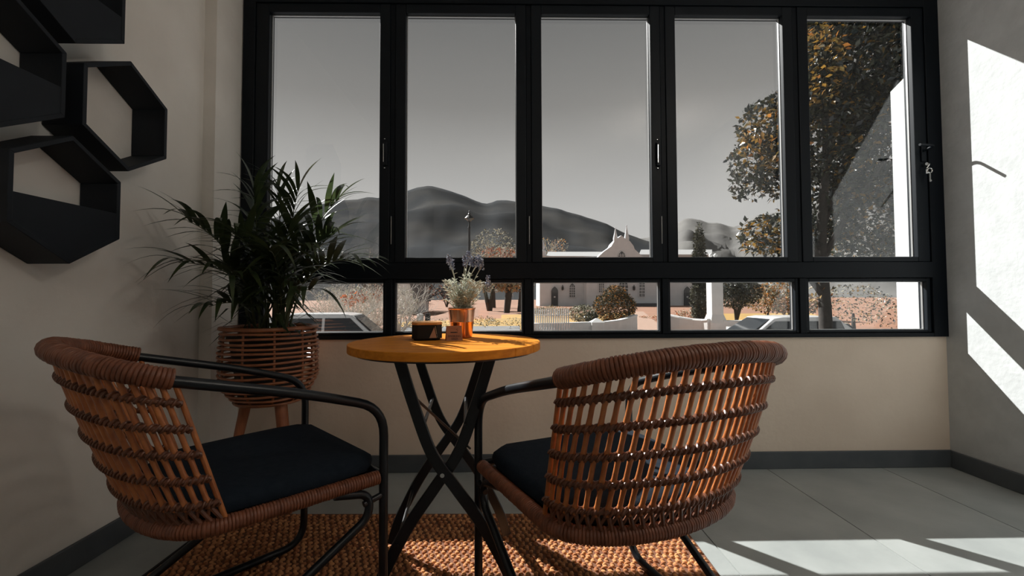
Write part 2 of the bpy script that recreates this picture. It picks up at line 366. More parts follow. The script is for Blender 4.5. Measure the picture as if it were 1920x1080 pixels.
# ================================================================== RUG
random.seed(4)
RX0, RX1, RY0, RY1 = -1.115, .655, .60, 1.765
rug = empty('woven_rug', ((RX0+RX1)/2, (RY0+RY1)/2, 0), radians(-1.2))
rw, rh = (RX1-RX0)/2, (RY1-RY0)/2
bevel(MB().box(-rw, rw, -rh, rh, .0005, .006).build('rug_backing', M['jute_base'], rug), .002)
MB().box(-rw-.008, -rw, -rh, rh, .0005, .010).build('edge_binding', M['rugedge'], rug)
kn = MB(); px_, py_ = .0225, .0240; ny = int(2*rh/py_); nx = int(2*rw/px_)
for j in range(ny):
    for i in range(nx):
        x = -rw+(i+.5+(.5 if j % 2 else 0)+random.uniform(-.14, .14))*px_; y = -rh+(j+.5)*py_+random.uniform(-.0012, .0012)
        if x > rw: continue
        for lb in (-1, 1):       # each knot is a pair of slanting strands
            a = .62*lb+random.uniform(-.2, .2); lx = px_*random.uniform(.36, .46); ly = py_*random.uniform(.22, .28); h = random.uniform(.0055, .0098)
            cx_ = x; cy_ = y+lb*py_*.23; ca, sa = cos(a), sin(a); pts = []
            for s_, z in ((1.0, .004), (.93, .004+h*.45), (.70, .004+h*.85), (.30, .004+h)):
                for k in range(8):
                    q = 2*pi*k/8; ux, uy = lx*s_*cos(q), ly*s_*sin(q); pts.append((cx_+ux*ca-uy*sa, cy_+ux*sa+uy*ca, z))
            fs = [(r*8+k, r*8+(k+1) % 8, r*8+8+(k+1) % 8, r*8+8+k) for r in (0, 1, 2) for k in range(8)] + [tuple(range(24, 32))]
            kn.add(pts, fs)
tag(kn.build('woven_knots', M['jute'], rug, smooth=60, fix=False), kind='stuff')
tag(rug, 'chunky rust and tan woven jute rug under table and chairs', 'rug')

# ================================================================== RATTAN CHAIRS
hp, ha, hw, uw, zw, us, vs_, bt, zb, zr, bs = .263, .574, .257, -.444, .707, -.347, .243, .167, .760, .394, .135
NS = 31
def top_pt(t):  a = t*pi; return Vector((uw-bt*sin(a)**.9 if 0 < t < 1 else uw, hw*cos(a), zw+(zb-zw)*sin(a)))
def bot_pt(t):  a = t*pi; return Vector((us-bs*sin(a)**.9 if 0 < t < 1 else us, vs_*cos(a), zr))
def arc_params(f, n):
    K = 400; P = [f(i/K) for i in range(K+1)]; L_ = [0]
    for i in range(K): L_.append(L_[-1]+(P[i+1]-P[i]).length)
    out = []; j = 0
    for i in range(n):
        s_ = L_[-1]*i/(n-1)
        while j < K-1 and L_[j+1] < s_: j += 1
        out.append((j+(s_-L_[j])/max(1e-9, L_[j+1]-L_[j]))/K)
    return out
TP = arc_params(top_pt, NS)
BANDS = [.155, .325, .495, .665, .835]
def shell(t, s):
    p = top_pt(t).lerp(bot_pt(t), s); c = Vector((-.36, 0, p.z)); out = (p-c); out.z = 0; out.normalize()
    wob = min(abs(s-b) for b in BANDS); e_ = min(1, min(t, 1-t)/.10); p += out*(.007*sin(pi*s)*e_)
    return p, out
def wound(path, r, pitch, amp=.10, seg=14):
    # a core wound with cane: radius swells at each turn
    P = [Vector(p) for p in path]; L_ = [0]
    for i in range(len(P)-1): L_.append(L_[-1]+(P[i+1]-P[i]).length)
    n = int(L_[-1]/pitch); Q = []; R_ = []; j = 0
    prof = [(0, 1-amp), (.22, 1.0), (.55, 1.03), (.85, 1.0)]
    for i in range(n):
        jit = random.uniform(-.03, .03)
        for fr, rr in prof:
            s_ = (i+fr)*L_[-1]/n
            while j < len(P)-2 and L_[j+1] < s_: j += 1
            Q.append(P[j].lerp(P[j+1], (s_-L_[j])/max(1e-9, L_[j+1]-L_[j]))); R_.append(r*(rr+(jit if fr else 0)))
    return MB().tube(Q, R_, seg)
random.seed(11)
ch = empty('rattan_chair', (0,0,0))
# frame: arms and front posts (one bent tube each side), rear legs, stretchers
for s_ in (1, -1):
    p = fillet([(uw-.02, s_*hw, zw), (-.20, s_*(hw+.006), .640), (0, s_*hp, ha), (0, s_*hp, .0255), (-.50, s_*.243, .0255)], .075, 8)
    MB().tube(p, .0115, 12).build('arm_tube', M['tube'], ch, smooth=True)
    p = fillet([(-.125, s_*.252, zr-.014), (-.040, s_*.262, .362), (-.040, s_*.263, .305), (-.535, s_*.246, .0265)], .045, 8)
    MB().tube(p, .0105, 12).build('rear_leg', M['tube'], ch, smooth=True)
    MB().tube([(-.055, s_*.262, .340), (0, s_*hp, .350)], .008, 10).build('brace', M['tube'], ch, smooth=True)
    for u, v in ((-.10, .259), (-.46, .245)):
        MB().lathe([(.010, 0), (.012, .001), (.012, .006), (.010, .010)], 12).build('foot_cap', M['rubber'], ch, loc=(u, s_*v, .0135))
MB().tube([(-.004, -hp, zr+.004), (-.004, hp, zr+.004)], .0105, 12).build('front_rail', M['tube'], ch, smooth=True)
wound([top_pt(i/160) for i in range(161)], .0205, .0072).build('top_rim', M['wrap'], ch, smooth=30)
sp = [(-.012, hp-.006, zr), *[Vector((-.012, hp-.006, zr)).lerp(bot_pt(0), k/12) for k in range(1, 12)]]
sr = [Vector(q) for q in sp] + [bot_pt(i/100) for i in range(101)] + [Vector((q[0], -q[1], q[2])) for q in reversed(sp)]
wound(sr, .0175, .0066).build('seat_rim', M['wrap'], ch, smooth=30)
bps = []
for b in BANDS:
    pts = []; core = []; n_ = (NS-1)*10
    for i in range(n_+1):
        f = i/n_*(NS-1); k = min(int(f), NS-2); t = TP[k]+(TP[k+1]-TP[k])*(f-k); q_, o_ = shell(t, b); core.append(((q_+o_*.003, o_), f))
    m_ = MB(); m_.tube([c[0][0] for c in core], .0056, 8)
    for ph in (0, pi):
        m_.tube([c[0][0]+c[0][1]*.0066*cos(2*pi*c[1]+ph)+Vector((0,0,1))*.0066*sin(2*pi*c[1]+ph) for c in core], .0030, 6)
    m_.build('weave_band', M['weave'], ch, smooth=True)
for k, t in enumerate(TP):
    end = k in (0, NS-1); pts = []; rr = []; n_ = 26
    smax = 1.0 if end else .86
    for i in range(n_+1):
        s_ = i/n_*smax; p, o_ = (top_pt(t).lerp(bot_pt(t), s_), Vector((0,0,0))) if end else shell(t, s_)
        wob = min(abs(s_-b) for b in BANDS); pts.append(p); rr.append(  .0052 if end else .0050+.0024*max(0, 1-wob/.04))
    MB().tube(pts, rr, 8).build('stake', M['rattan'], ch, smooth=True)
    if not end:       # the stake tail bends sideways into the seat rim
        k2 = min(NS-1, k+1); t2 = TP[k2]; p0 = shell(t, .84)[0]; p2 = bot_pt(t2); p1 = shell((t+t2)/2, .93)[0]
        MB().tube(bez(p0, p1, p2, 7), .0048, 7).build('stake_tail', M['weave'], ch, smooth=True)
        if k > 1:
            t3 = TP[k-1]; MB().tube(bez(shell(t, .85)[0], shell((t+t3)/2, .94)[0], bot_pt(t3), 6), .0035, 6).build('cross_tail', M['weave'], ch, smooth=True)
# seat deck and cushion
def seat_outline(g):
    out = []
    fr = [(.004, .20), (-.030, .238), (-.10, .246), (-.20, .243)]
    out += [(u, v+g) for u, v in fr]
    for i in range(0, 25):
        q = bot_pt(i/24); c = Vector((-.35, 0)); d = Vector((q.x+.35, q.y)); d = d.normalized()*(d.length-.012+g); out.append((c.x+d.x, c.y+d.y))
    out += [(u, -v-g) for u, v in reversed(fr)]
    return out
def ring(ol, sc, z, cu=-.22): return [(cu+(u-cu)*sc, v*sc, z) for u, v in ol]
ol = seat_outline(0)
MB().rings([ring(ol, .97, zr-.006), ring(ol, .97, zr+.006)]).build('seat_deck', M['tube'], ch)
ol = seat_outline(-.004)
MB().rings([ring(ol, .95, zr+.008), ring(ol, .99, zr+.014), ring(ol, 1.0, zr+.026), ring(ol, .985, zr+.040), ring(ol, .93, zr+.050), ring(ol, .75, zr+.054), ring(ol, .4, zr+.056)]).build('cushion', M['cushion'], ch, smooth=True)
tag(ch, 'rattan tub chair in the shade beside the left wall', 'chair', 'rattan tub chairs')
ch.location = (-.5049, 1.3511, 0); ch.rotation_euler.z = .7875
ch2 = copy_tree(ch); ch2.location = (.1663, 1.3442, 0); ch2.rotation_euler.z = 1.9782
ch2['label'] = 'rattan tub chair with sunlit stakes, right of the round table'

# ================================================================== BISTRO TABLE
TC = Vector((-.19, 1.385, 0)); TR, TZ = .294, .725
tb = empty('bistro_table', TC+Vector((.006, 0, 0)), radians(5))
# round top of planks
NP = 8; pw = 2*TR/NP
for k in range(NP):
    a, b = -TR+k*pw+.0009, -TR+(k+1)*pw-.0009; poly = []
    N_ = 18
    ys = [a+(b-a)*i/N_ for i in range(N_+1)]
    rgt = [(sqrt(max(0, TR*TR-y*y)), y) for y in ys]; lft = [(-x, y) for x, y in reversed(rgt)]
    poly = []
    for q in rgt+lft:
        if not poly or (Vector(q)-Vector(poly[-1])).length > 1e-5: poly.append(q)
    if (Vector(poly[0])-Vector(poly[-1])).length < 1e-5: poly.pop()
    o = MB().prism([(x, y, TZ-.024) for x, y in poly], (0, 0, .024)).build('plank', M['wood'], tb); bevel(o, .0025, 2)
MB().lathe([(TR-.05, 0), (TR-.02, 0), (TR-.02, .006), (TR-.05, .006)], 48).build('under_frame', M['tube'], tb, loc=(0, 0, TZ-.031))
def leg(pts, yy):
    P = catmull([(x, yy, z) for x, z in pts], 8); m_ = MB(); R_ = []
    for i, p in enumerate(P):
        a = P[max(0, i-1)]; b = P[min(len(P)-1, i+1)]; d = (b-a).normalized(); n_ = Vector((d.z, 0, -d.x))
        R_.append([p+n_*.0155+Vector((0,-.006,0)), p+n_*.0155+Vector((0,.006,0)), p-n_*.0155+Vector((0,.006,0)), p-n_*.0155+Vector((0,-.006,0))])
    return bevel(m_.rings(R_).build('leg', M['tube'], tb), .002, 1)
sh = [(-.118, .697), (-.078, .57), (-.030, .44), (.035, .345), (.108, .24), (.176, .11), (.204, .023)]
for yy, dy in ((-.185, .013), (.17, -.013)):
    leg(sh, yy); leg([(-x+.012, z) for x, z in sh], yy+dy)
    MB().tube([(-.002, yy-.012, .385), (-.002, yy+dy+.012, .385)], .006, 10).build('pivot_bolt', M['chrome'], tb, smooth=True)
for x, z in ((-.055, .51), (.060, .51), (.128, .20), (-.122, .20)):
    MB().tube([(x, -.185, z), (x, .17, z)], .0055, 8).build('stretcher', M['tube'], tb, smooth=True)
MB().tube([(-.085, -.185, .60), (.075, .17, .33)], .004, 8).build('folding_stay', M['tube'], tb, smooth=True)
for yy in (-.185, .17): MB().box(-.14, .14, yy-.012, yy+.026, .693, .7012).build('top_rail', M['tube'], tb)
tag(tb, 'round slatted wooden bistro table on black crossed legs', 'table')

# ------------------------------------------------------------------ things on the table
pp = Vector((-.148, 1.505, TZ))
pot = empty('copper_pot', pp)
MB().lathe([(.032, 0), (.035, .002), (.0362, .008), (.0405, .052), (.0418, .054), (.0412, .057), (.0455, .096), (.0475, .098), (.0475, .101), (.0450, .101), (.0440, .096), (.034, .012), (.0, .010)], 40).build('pot_body', M['copper'], pot, smooth=35)
MB().lathe([(.0, .0), (.0415, .0), (.0418, .002), (.0, .006)], 24).build('soil', M['soil'], pot, loc=(0, 0, .086))
MB().box(-.0015, .0015, -.0445, -.0355, .004, .096).build('seam', M['copper'], pot).rotation_euler.z = .35
tag(pot, 'small copper bucket pot on the table holding the lavender', 'pot')
random.seed(5)
lav = empty('lavender_plant', pp+Vector((0, 0, .088))); lav.scale = (1.15, 1.15, 1.1)
fls = [(-.038, .155, .0), (.010, .150, -.01), (.028, .150, .006), (.045, .148, .0), (.060, .140, -.008), (.020, .165, .0), (.052, .155, .012), (-.030, .140, .01), (.078, .088, 0.0)]
stems = [(x, z, y, True) for x, z, y in fls] + [(random.uniform(-.05, .06), random.uniform(.035, .10), random.uniform(-.04, .04), False) for _ in range(46)]
lm = MB()
for x, z, y, fl_ in stems:
    b0 = Vector((random.uniform(-.022, .022), random.uniform(-.022, .022), 0)); tip = Vector((x, y, z))
    P = bez(b0, Vector((b0.x*.5+x*.35, b0.y*.5+y*.35, z*.6)), tip, 9)
    st = MB().tube(P, .0011, 5).build('stem', M['lavleaf'], lav)
    lf = MB(); n_ = 26 if not fl_ else 20
    for i in range(n_):
        t = random.uniform(.05, .98 if not fl_ else .72); k = t*8; q = P[int(k)].lerp(P[min(8, int(k)+1)], k-int(k)); an = random.uniform(0, 2*pi)
        d = Vector((cos(an), sin(an), random.uniform(.3, 1.1))).normalized(); L_ = random.uniform(.012, .022); wd = .0030
        sd_ = d.cross(Vector((0, 0, 1))).normalized(); m1 = q+d*L_*.55; e1 = q+d*L_+Vector((0, 0, -.004))
        lf.add([q-sd_*wd*.3, q+sd_*wd*.3, m1+sd_*wd*.5, e1, m1-sd_*wd*.5], [(0, 1, 2, 3, 4)])
    lo_ = lf.build('leaves', M['lavleaf'], st, fix=False); lo_['kind'] = 'stuff'
    if fl_:
        fm = MB()
        for i in range(60):
            t = random.uniform(0, 1); q = tip+Vector((0, 0, -.012+.034*t)); an = random.uniform(0, 2*pi); r_ = .0075*(1-.35*t)
            d = Vector((cos(an), sin(an), .5)).normalized(); c_ = q+d*r_*random.uniform(.5, 1.1); w_ = .0030
            sd_ = d.cross(Vector((0, 0, 1))).normalized(); u_ = sd_.cross(d)
            fm.add([c_-sd_*w_, c_+u_*w_, c_+sd_*w_, c_-u_*w_, c_+d*w_*1.3], [(0, 1, 4), (1, 2, 4), (2, 3, 4), (3, 0, 4)])
        fo = fm.build('flower_spike', M['lavflower'], st, fix=False); fo['kind'] = 'stuff'
tag(lav, 'silvery lavender with grey-blue flower spikes in the copper pot', 'plant')

bx = empty('ash_box', (-.255, 1.435, TZ), radians(12))
def octa(r, z, q=.40): 
    out = []
    for sx_, sy_ in ((1, -1), (1, 1), (-1, 1), (-1, -1)):
        c1 = (sx_*r, sy_*r*q*1.6); c2 = (sx_*r*q*1.6, sy_*r)
        out += ([c1, c2] if sx_*sy_ > 0 else [c2, c1])
    return [(x, y, z) for x, y in out]
MB().rings([octa(.040, 0), octa(.042, .006), octa(.0475, .0065), octa(.047, .049)]).build('box_body', M['ashbox'], bx)
bevel(MB().rings([octa(.0475, .050), octa(.0475, .058)]).build('lid', M['wood_lid'], bx), .001)
MB().prism([(.0065, -.0476, .009), (.0295, -.0476, .009), (.022, -.0474, .043)], (0, -.0008, 0)).build('printed_label', M['labelw'], bx)
MB().prism([(.031, -.0455, .010), (.0325, -.0455, .010), (.0260, -.0476, .046), (.0245, -.0476, .046)], (0, -.0012, 0)).build('printed_line', M['bead'], bx)
tag(bx, 'black eight-sided box with a wooden lid on the table', 'box')

sg = empty('tent_sign', (-.163, 1.405, TZ), radians(14))
sw, shh, sdp = .026, .046, .017
for s_ in (-1, 1):
    poly = [(-sw, s_*sdp, 0), (sw, s_*sdp, 0), (sw*.93, s_*.0015, shh), (-sw*.93, s_*.0015, shh)]
    MB().prism(poly, (0, -s_*.0022, 0)).build('board', M['card'], sg)
sl = math.atan2(sdp-.0015, shh)
def on_sign(o, x, z): o.parent = sg; o.rotation_euler = (pi/2-sl, 0, 0); o.location = (x, -sdp+(sdp-.0015)*z/shh-.0006, z)
def text(s, size, x, z):
    cu = bpy.data.curves.new('t', 'FONT'); cu.body = s; cu.size = size; cu.align_x = 'CENTER'; cu.extrude = .0001
    to = bpy.data.objects.new('t', cu); C.objects.link(to); dg = bpy.context.evaluated_depsgraph_get(); dg.update()
    me = bpy.data.meshes.new_from_object(to.evaluated_get(dg)); bpy.data.objects.remove(to)
    me.materials.clear(); me.materials.append(M['ink']); o = link('lettering', me); on_sign(o, x, z)
text('SMOKING', .0092, 0, .0115); text('AREA', .0088, 0, .0030)
ic = MB().box(-.0120, .0075, .0, .0030, -.0001, .0002); ic.box(.0083, .0103, 0, .0030, -.0001, .0002)
wv = [(.0093+.0022*sin(k*1.1), .0050+k*.0013) for k in range(8)]
for i in range(7): ic.prism([(wv[i][0]-.0006, wv[i][1], 0), (wv[i][0]+.0006, wv[i][1], 0), (wv[i+1][0]+.0006, wv[i+1][1], 0), (wv[i+1][0]-.0006, wv[i+1][1], 0)], (0, 0, .0002))
on_sign(ic.build('cigarette_symbol', M['ink']), 0, .0245)
tag(sg, 'small folded wooden tent sign with smoking area print', 'sign')

# ================================================================== WICKER PLANTER + PALM
PC = Vector((-.998, 1.885, 0)); BZ0, BZ1 = .435, .738
pl = empty('wicker_planter', PC)
def brad(t): return .180+.006*sin(pi*t)-.050*(max(0, .35-t)/.35)**1.6      # t: 0 bottom .. 1 top
NR = 17
for k in range(NR):
    t = k/(NR-1); r_ = brad(t); z = BZ0+(BZ1-BZ0)*t+.0; n_ = 48
    pts = [((r_+.002*sin(6*a+k))*cos(a), (r_+.002*sin(6*a+k))*sin(a), z+.0018*sin(3*a+k*1.7)) for a in [2*pi*i/n_ for i in range(n_)]]
    MB().tube(pts, .0052 if k < NR-1 else .0085, 8, closed=True).build('hoop', M['basket'], pl, smooth=True)
for k in range(10):
    a = 2*pi*k/10+.25; pts = [((brad(i/14)-.006)*cos(a), (brad(i/14)-.006)*sin(a), BZ0+(BZ1-BZ0)*i/14) for i in range(15)]
    MB().tube(pts, .0045, 8).build('rib', M['basket'], pl, smooth=True)
MB().lathe([(0, 0), (.128, 0), (.128, .012), (0, .012)], 40).build('base_disc', M['basket'], pl, loc=(0, 0, BZ0-.008))
for a in (radians(205), radians(-36), radians(85)):
    d = Vector((cos(a), sin(a), 0)); MB().tube([d*.085+Vector((0,0,BZ0-.006)), d*.165+Vector((0,0,.002))], [.021, .013], 14).build('leg', M['leg_wood'], pl, smooth=True)
tag(pl, 'round cane basket planter on splayed wooden legs in the corner', 'planter')

random.seed(21)
PB = Vector((PC.x, PC.y, BZ0+.006))
pm = empty('potted_palm', PB)
MB().lathe([(.105, 0), (.115, .004), (.150, .250), (.160, .252), (.160, .268), (.150, .268), (.146, .235), (0, .235)], 36).build('nursery_pot', M['pot_dark'], pm, smooth=35)
MB().lathe([(0, 0), (.145, 0), (.14, .006), (0, .012)], 24).build('soil', M['soil'], pm, loc=(0, 0, .236))
def leaflet_mesh(droop, fold=.25):
    m_ = MB(); n_ = 8; vs = []; fs = []
    for i in range(n_+1):
        t = i/n_; w_ = .5*(sin(pi*min(1, t*.92+.08))**.7)*(1-t)**.25 if t < 1 else 0
        x = t*(1-.12*droop*t); z = .10*sin(pi*t*.6)-droop*t**2.2*.6
        vs += [(x, -w_*.085, z+abs(w_)*.085*fold), (x, 0, z), (x, w_*.085, z+abs(w_)*.085*fold)]
    for i in range(n_):
        a = i*3; fs += [(a, a+3, a+4, a+1), (a+1, a+4, a+5, a+2)]
    return m_.add(vs, fs).mesh('leaflet', M['palm'], True, fix=False)
LM = [leaflet_mesh(d) for d in (.2, .55, .9, 1.2)]
base0 = Vector((0, 0, .24))
# tip pixel, depth of the tip, arch height
FR = [(560, 352, 1.86, .28), (476, 352, 1.80, .22), (352, 415, 1.62, .30), (335, 492, 1.58, .26), (392, 575, 1.66, .20), (636, 372, 1.84, .26), (668, 492, 1.78, .34), (628, 438, 1.80, .24), (585, 545, 1.62, .22),
      (505, 470, 1.52, .30), (440, 440, 1.58, .26), (545, 420, 1.70, .26), (430, 520, 1.56, .28), (520, 350, 1.98, .22), (590, 470, 1.66, .28)]
cnt = 0
for fi, (tx_, ty_, tY, arch) in enumerate(FR):
    tip = atY(tx_, ty_, tY)-PB; an = random.uniform(0, 2*pi); b0 = base0+Vector((cos(an)*.05, sin(an)*.05, 0))
    mid = b0.lerp(tip, .42)+Vector((0, 0, arch*.75)); mid.x = b0.x+(tip.x-b0.x)*.30; mid.y = b0.y+(tip.y-b0.y)*.30
    P = bez(b0, mid, tip, 25); n_ = len(P)
    fo = MB().tube(P, [.0048*(1-.75*i/(n_-1)) for i in range(n_)], 6).build('frond', M['rachis'], pm, smooth=True)
    for k in range(20):
        sgn = 1 if k % 2 else -1; t = .40+.60*(k//2)/9.5; i = min(n_-2, int(t*(n_-1))); q = P[i].lerp(P[i+1], t*(n_-1)-i)
        T = (P[i+1]-P[i]).normalized(); side = T.cross(Vector((0, 0, 1)));
        side = side.normalized() if side.length > .05 else Vector((1, 0, 0))
        spread = .95-.55*(k//2)/9; d = (T*(1-spread*.45)+side*sgn*spread+Vector((0, 0, .25))+Vector((random.uniform(-.12, .12),)*3)).normalized()
        L_ = (.245-.10*abs((k//2)/9-.35))*random.uniform(.85, 1.1); 
        xa = d; ya = Vector((0, 0, 1)).cross(xa); ya = ya.normalized(); za = xa.cross(ya)
        mt = Matrix((( xa.x, ya.x, za.x), (xa.y, ya.y, za.y), (xa.z, ya.z, za.z)))
        me_ = random.choice(LM); wd_ = random.uniform(1.35, 1.75); ok = False
        for _ in range(6):       # keep every leaflet inside the room
            mw = mt.to_4x4() @ Matrix.Diagonal((L_, L_*wd_, L_, 1)); mw.translation = q
            W_ = [PB + mw @ v.co for v in me_.vertices]
            if all(p.x > XL+.012 and p.y < 2.165 and not (p.x < -1.30 and p.y > 1.97) for p in W_): ok = True; break
            L_ *= .78
        if not ok: continue
        lo_ = link('leaflet', me_, fo); lo_.matrix_local = mw; cnt += 1
for x, z, yy, h_ in ((-.125, .60, -.02, .17), (-.055, .585, .0, .19), (.03, .52, .02, .15), (.08, .45, -.05, .13)):
    tip = Vector((x, yy, z)); P = bez(Vector((x*.3, yy, .24)), Vector((x*.7, yy, .40)), tip-Vector((0, 0, h_)), 10)
    fo = MB().tube(P, .004, 6).build('spear_stem', M['rachis'], pm, smooth=True)
    lo_ = link('spear_leaf', LM[0], fo); mw = Matrix.Rotation(-pi/2, 4, 'Y') @ Matrix.Rotation(pi/2, 4, 'X') @ Matrix.Diagonal((h_, h_*1.9, h_, 1)); mw.translation = P[-1]; lo_.matrix_local = mw
for k in range(16):
    an = random.uniform(0, 2*pi); r_ = random.uniform(.01, .08); b0 = Vector((r_*cos(an), r_*sin(an), .238))
    MB().tube(bez(b0, b0*1.1+Vector((0, 0, .1)), Vector((b0.x*2.0, b0.y*2.0, .24+random.uniform(.14, .32))), 8), [.006-.0004*i for i in range(8)], 6).build('cane', M['rachis'], pm, smooth=True)
ex = MB()
for k in range(160):
    an = random.uniform(0, 2*pi); h_ = random.uniform(.03, .36); r_ = random.uniform(.02, .12); q = Vector((r_*cos(an), r_*sin(an)-.02, .25+h_)); d = Vector((cos(an), sin(an), random.uniform(-.5, .7))).normalized()
    L_ = random.uniform(.10, .19); sd_ = d.cross(Vector((0, 0, 1))).normalized(); w_ = .0085
    a1 = q+d*L_*.5+Vector((0, 0, .015)); e1 = q+d*L_+Vector((0, 0, -.03))
    if (PB+e1).y > 2.14: continue
    ex.add([q, a1+sd_*w_, e1, a1-sd_*w_], [(0, 1, 2, 3)])
tag(ex.build('inner_foliage', M['palm'], pm, fix=False), kind='stuff')
tag(pm, 'dark leafy parlour palm with arching fronds in the basket planter', 'plant')

# ================================================================== OUTSIDE
GZ = -.55; GR = -1.2; YRD = 14.6
struct(MB().box(-400, 400, 2.31, YRD, GR-.3, GR).build('ground_road', M['tarmac']), 'grey road outside')
struct(MB().box(-400, 400, YRD, 700, GR-.3, GZ).build('ground_earth', M['earth']), 'reddish bare ground outside')
def ground_poly(name, px, mat_, h, lab):
    pts = [atZ(x, y, GZ+h) for x, y in px]; return struct(MB().prism([(p.x, p.y, GZ-.02) for p in pts], (0, 0, h+.02)).build(name, mat_), lab)
ground_poly('ground_lawn', [(1180, 618), (940, 618), (940, 590), (1190, 586)], M['lawn'], .05, 'dry yellow lawn before the church')
ground_poly('ground_lawn', [(1600, 612), (1350, 612), (1350, 588), (1520, 587)], M['lawn'], .045, 'dry yellow lawn behind the gate pillar')
ground_poly('ground_lawn', [(975, 611), (740, 613), (740, 604), (975, 596)], M['lawn'], .055, 'dry yellow verge by the road')
ground_poly('ground_drive', [(975, 624), (738, 624), (738, 613), (975, 611)], M['tarmac'], .06, 'strip of grey road beyond the table')
pth = ground_poly('ground_path', [(1252, 622), (1188, 622), (1190, 584), (1206, 584)], M['brickpath'], .08, 'pale brick path leading to the church')

# mountains
def mountain(name, prof, Yr, Y0, mt, label, seed=0):
    m_ = MB(); xs = [prof[0][0]+(prof[-1][0]-prof[0][0])*i/130 for i in range(131)]; rows = 26; vs = []; fs = []
    def hy(x):
        for (x0, y0_), (x1, y1_) in zip(prof, prof[1:]):
            if x0 <= x <= x1: u = (x-x0)/(x1-x0); return y0_+(y1_-y0_)*u
        return prof[-1][1]
    for j in range(rows+8):
        for x in xs:
            top = atY(x, hy(x)+1.2*noise.noise(Vector((x*.06, seed, 0))), Yr)
            if j <= rows:
                s_ = j/rows; Y = Y0+(Yr-Y0)*s_; q = atY(x, 520, Y)
                h = (top.z-GZ)*(s_**1.25); n_ = noise.fractal(Vector((q.x*.006, Y*.006, seed)), 1.0, 2.0, 5)
                z = GZ-3+h+n_*(top.z-GZ)*.14*sin(pi*s_)
                vs.append((q.x, Y, z))
            else:
                s_ = (j-rows)/7; q = atY(x, 520, Yr+s_*Yr*.5); vs.append((q.x, q.y, top.z*(1-s_*1.15)))
    W_ = len(xs)
    for j in range(rows+7):
        for i in range(W_-1): a = j*W_+i; fs.append((a, a+1, a+W_+1, a+W_))
    m_.add(vs, fs); return struct(m_.build(name, mt, smooth=180, fix=False), label)
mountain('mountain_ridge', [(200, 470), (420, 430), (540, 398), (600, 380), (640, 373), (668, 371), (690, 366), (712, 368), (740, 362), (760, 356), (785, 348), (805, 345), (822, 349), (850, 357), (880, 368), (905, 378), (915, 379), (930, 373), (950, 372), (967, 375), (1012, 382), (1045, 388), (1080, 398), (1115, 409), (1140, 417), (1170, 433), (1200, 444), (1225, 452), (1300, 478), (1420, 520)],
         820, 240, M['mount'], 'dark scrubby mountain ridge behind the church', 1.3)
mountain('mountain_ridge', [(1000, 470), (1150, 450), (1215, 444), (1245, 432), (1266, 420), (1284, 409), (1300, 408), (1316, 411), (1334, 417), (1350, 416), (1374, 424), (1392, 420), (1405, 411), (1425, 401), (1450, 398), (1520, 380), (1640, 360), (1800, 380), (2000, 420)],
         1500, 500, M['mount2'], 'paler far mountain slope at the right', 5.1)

# church -------------------------------------------------------------
CHY = 70.0
ch_ = empty('church', atZ(1165, 575, GZ)); cl = ch_.location
def cpx(x, y, Y=CHY): return atY(x, y, Y)-cl
def slab(name, px, Y, th, mt, parent):
    return MB().prism([cpx(x, y, Y) for x, y in px], (0, th, 0)).build(name, mt, parent)
slab('wall', [(1012, 578), (1335, 578), (1335, 478), (1012, 480)], CHY, 8, M['white'], ch_)
slab('front_porch', [(1100, 578), (1232, 578), (1232, 505), (1205, 481), (1190, 467), (1188, 461), (1181, 452), (1172, 447), (1165, 441), (1158, 447), (1150, 455), (1146, 462), (1133, 471), (1118, 485), (1100, 505)], CHY-2.5, 2.6, M['white'], ch_)
for x0, x1 in ((1024, 1134), (1198, 1335)):
    yb_, yt_ = (480, 472) if x0 < 1100 else (477, 468); A_ = [cpx(x0, yb_, CHY-.5), cpx(x1, yb_, CHY-.5), cpx(x1, yt_, CHY+4), cpx(x0+4, yt_, CHY+4)]
    MB().prism(A_, (0, 0, -.25)).build('roof', M['roof'], ch_)
for x, yt, yb in ((1154, 426, 455), (1175, 422, 453)):
    a = cpx(x, yb, CHY-2.2); b = cpx(x, yt, CHY-2.2); hh = b.z-a.z
    MB().lathe([(.38, 0), (.40, hh*.25), (.26, hh*.5), (.22, hh*.55), (.05, hh*.92), (.12, hh*.95), (.02, hh)], 8).build('spire', M['white'], ch_, loc=a)
def arch_open(name, xc, w, yt, yb, Y, mt, pane=True, pointed=True):
    n_ = 6; hw_ = w/2; sp_ = yt+w*.75; pts = [(xc-hw_, yb), (xc+hw_, yb), (xc+hw_, sp_)]
    pts += [(xc+hw_*(1-(k/n_)**1.6), sp_+(yt-sp_)*(k/n_)**.8) for k in range(1, n_+1)] + [(xc-hw_*(1-(k/n_)**1.6), sp_+(yt-sp_)*(k/n_)**.8) for k in range(n_-1, 0, -1)] + [(xc-hw_, sp_)]
    o = slab(name, pts, Y, .12, mt, ch_); return o
def barset(o, xc, w, yt, yb, Y, nx_, nz_):
    m_ = MB()
    for i in range(1, nx_): q0 = cpx(xc-w/2+w*i/nx_, yb, Y); q1 = cpx(xc-w/2+w*i/nx_, yt, Y); m_.box(q0.x-.04, q0.x+.04, q0.y-.03, q0.y+.03, q0.z, q1.z)
    for k in range(1, nz_): q0 = cpx(xc-w/2, yb+(yt-yb)*k/nz_, Y); q1 = cpx(xc+w/2, yb+(yt-yb)*k/nz_, Y); m_.box(q0.x, q1.x, q0.y-.03, q0.y+.03, q0.z-.04, q0.z+.04)
    m_.build('glazing_bars', M['white'], o)
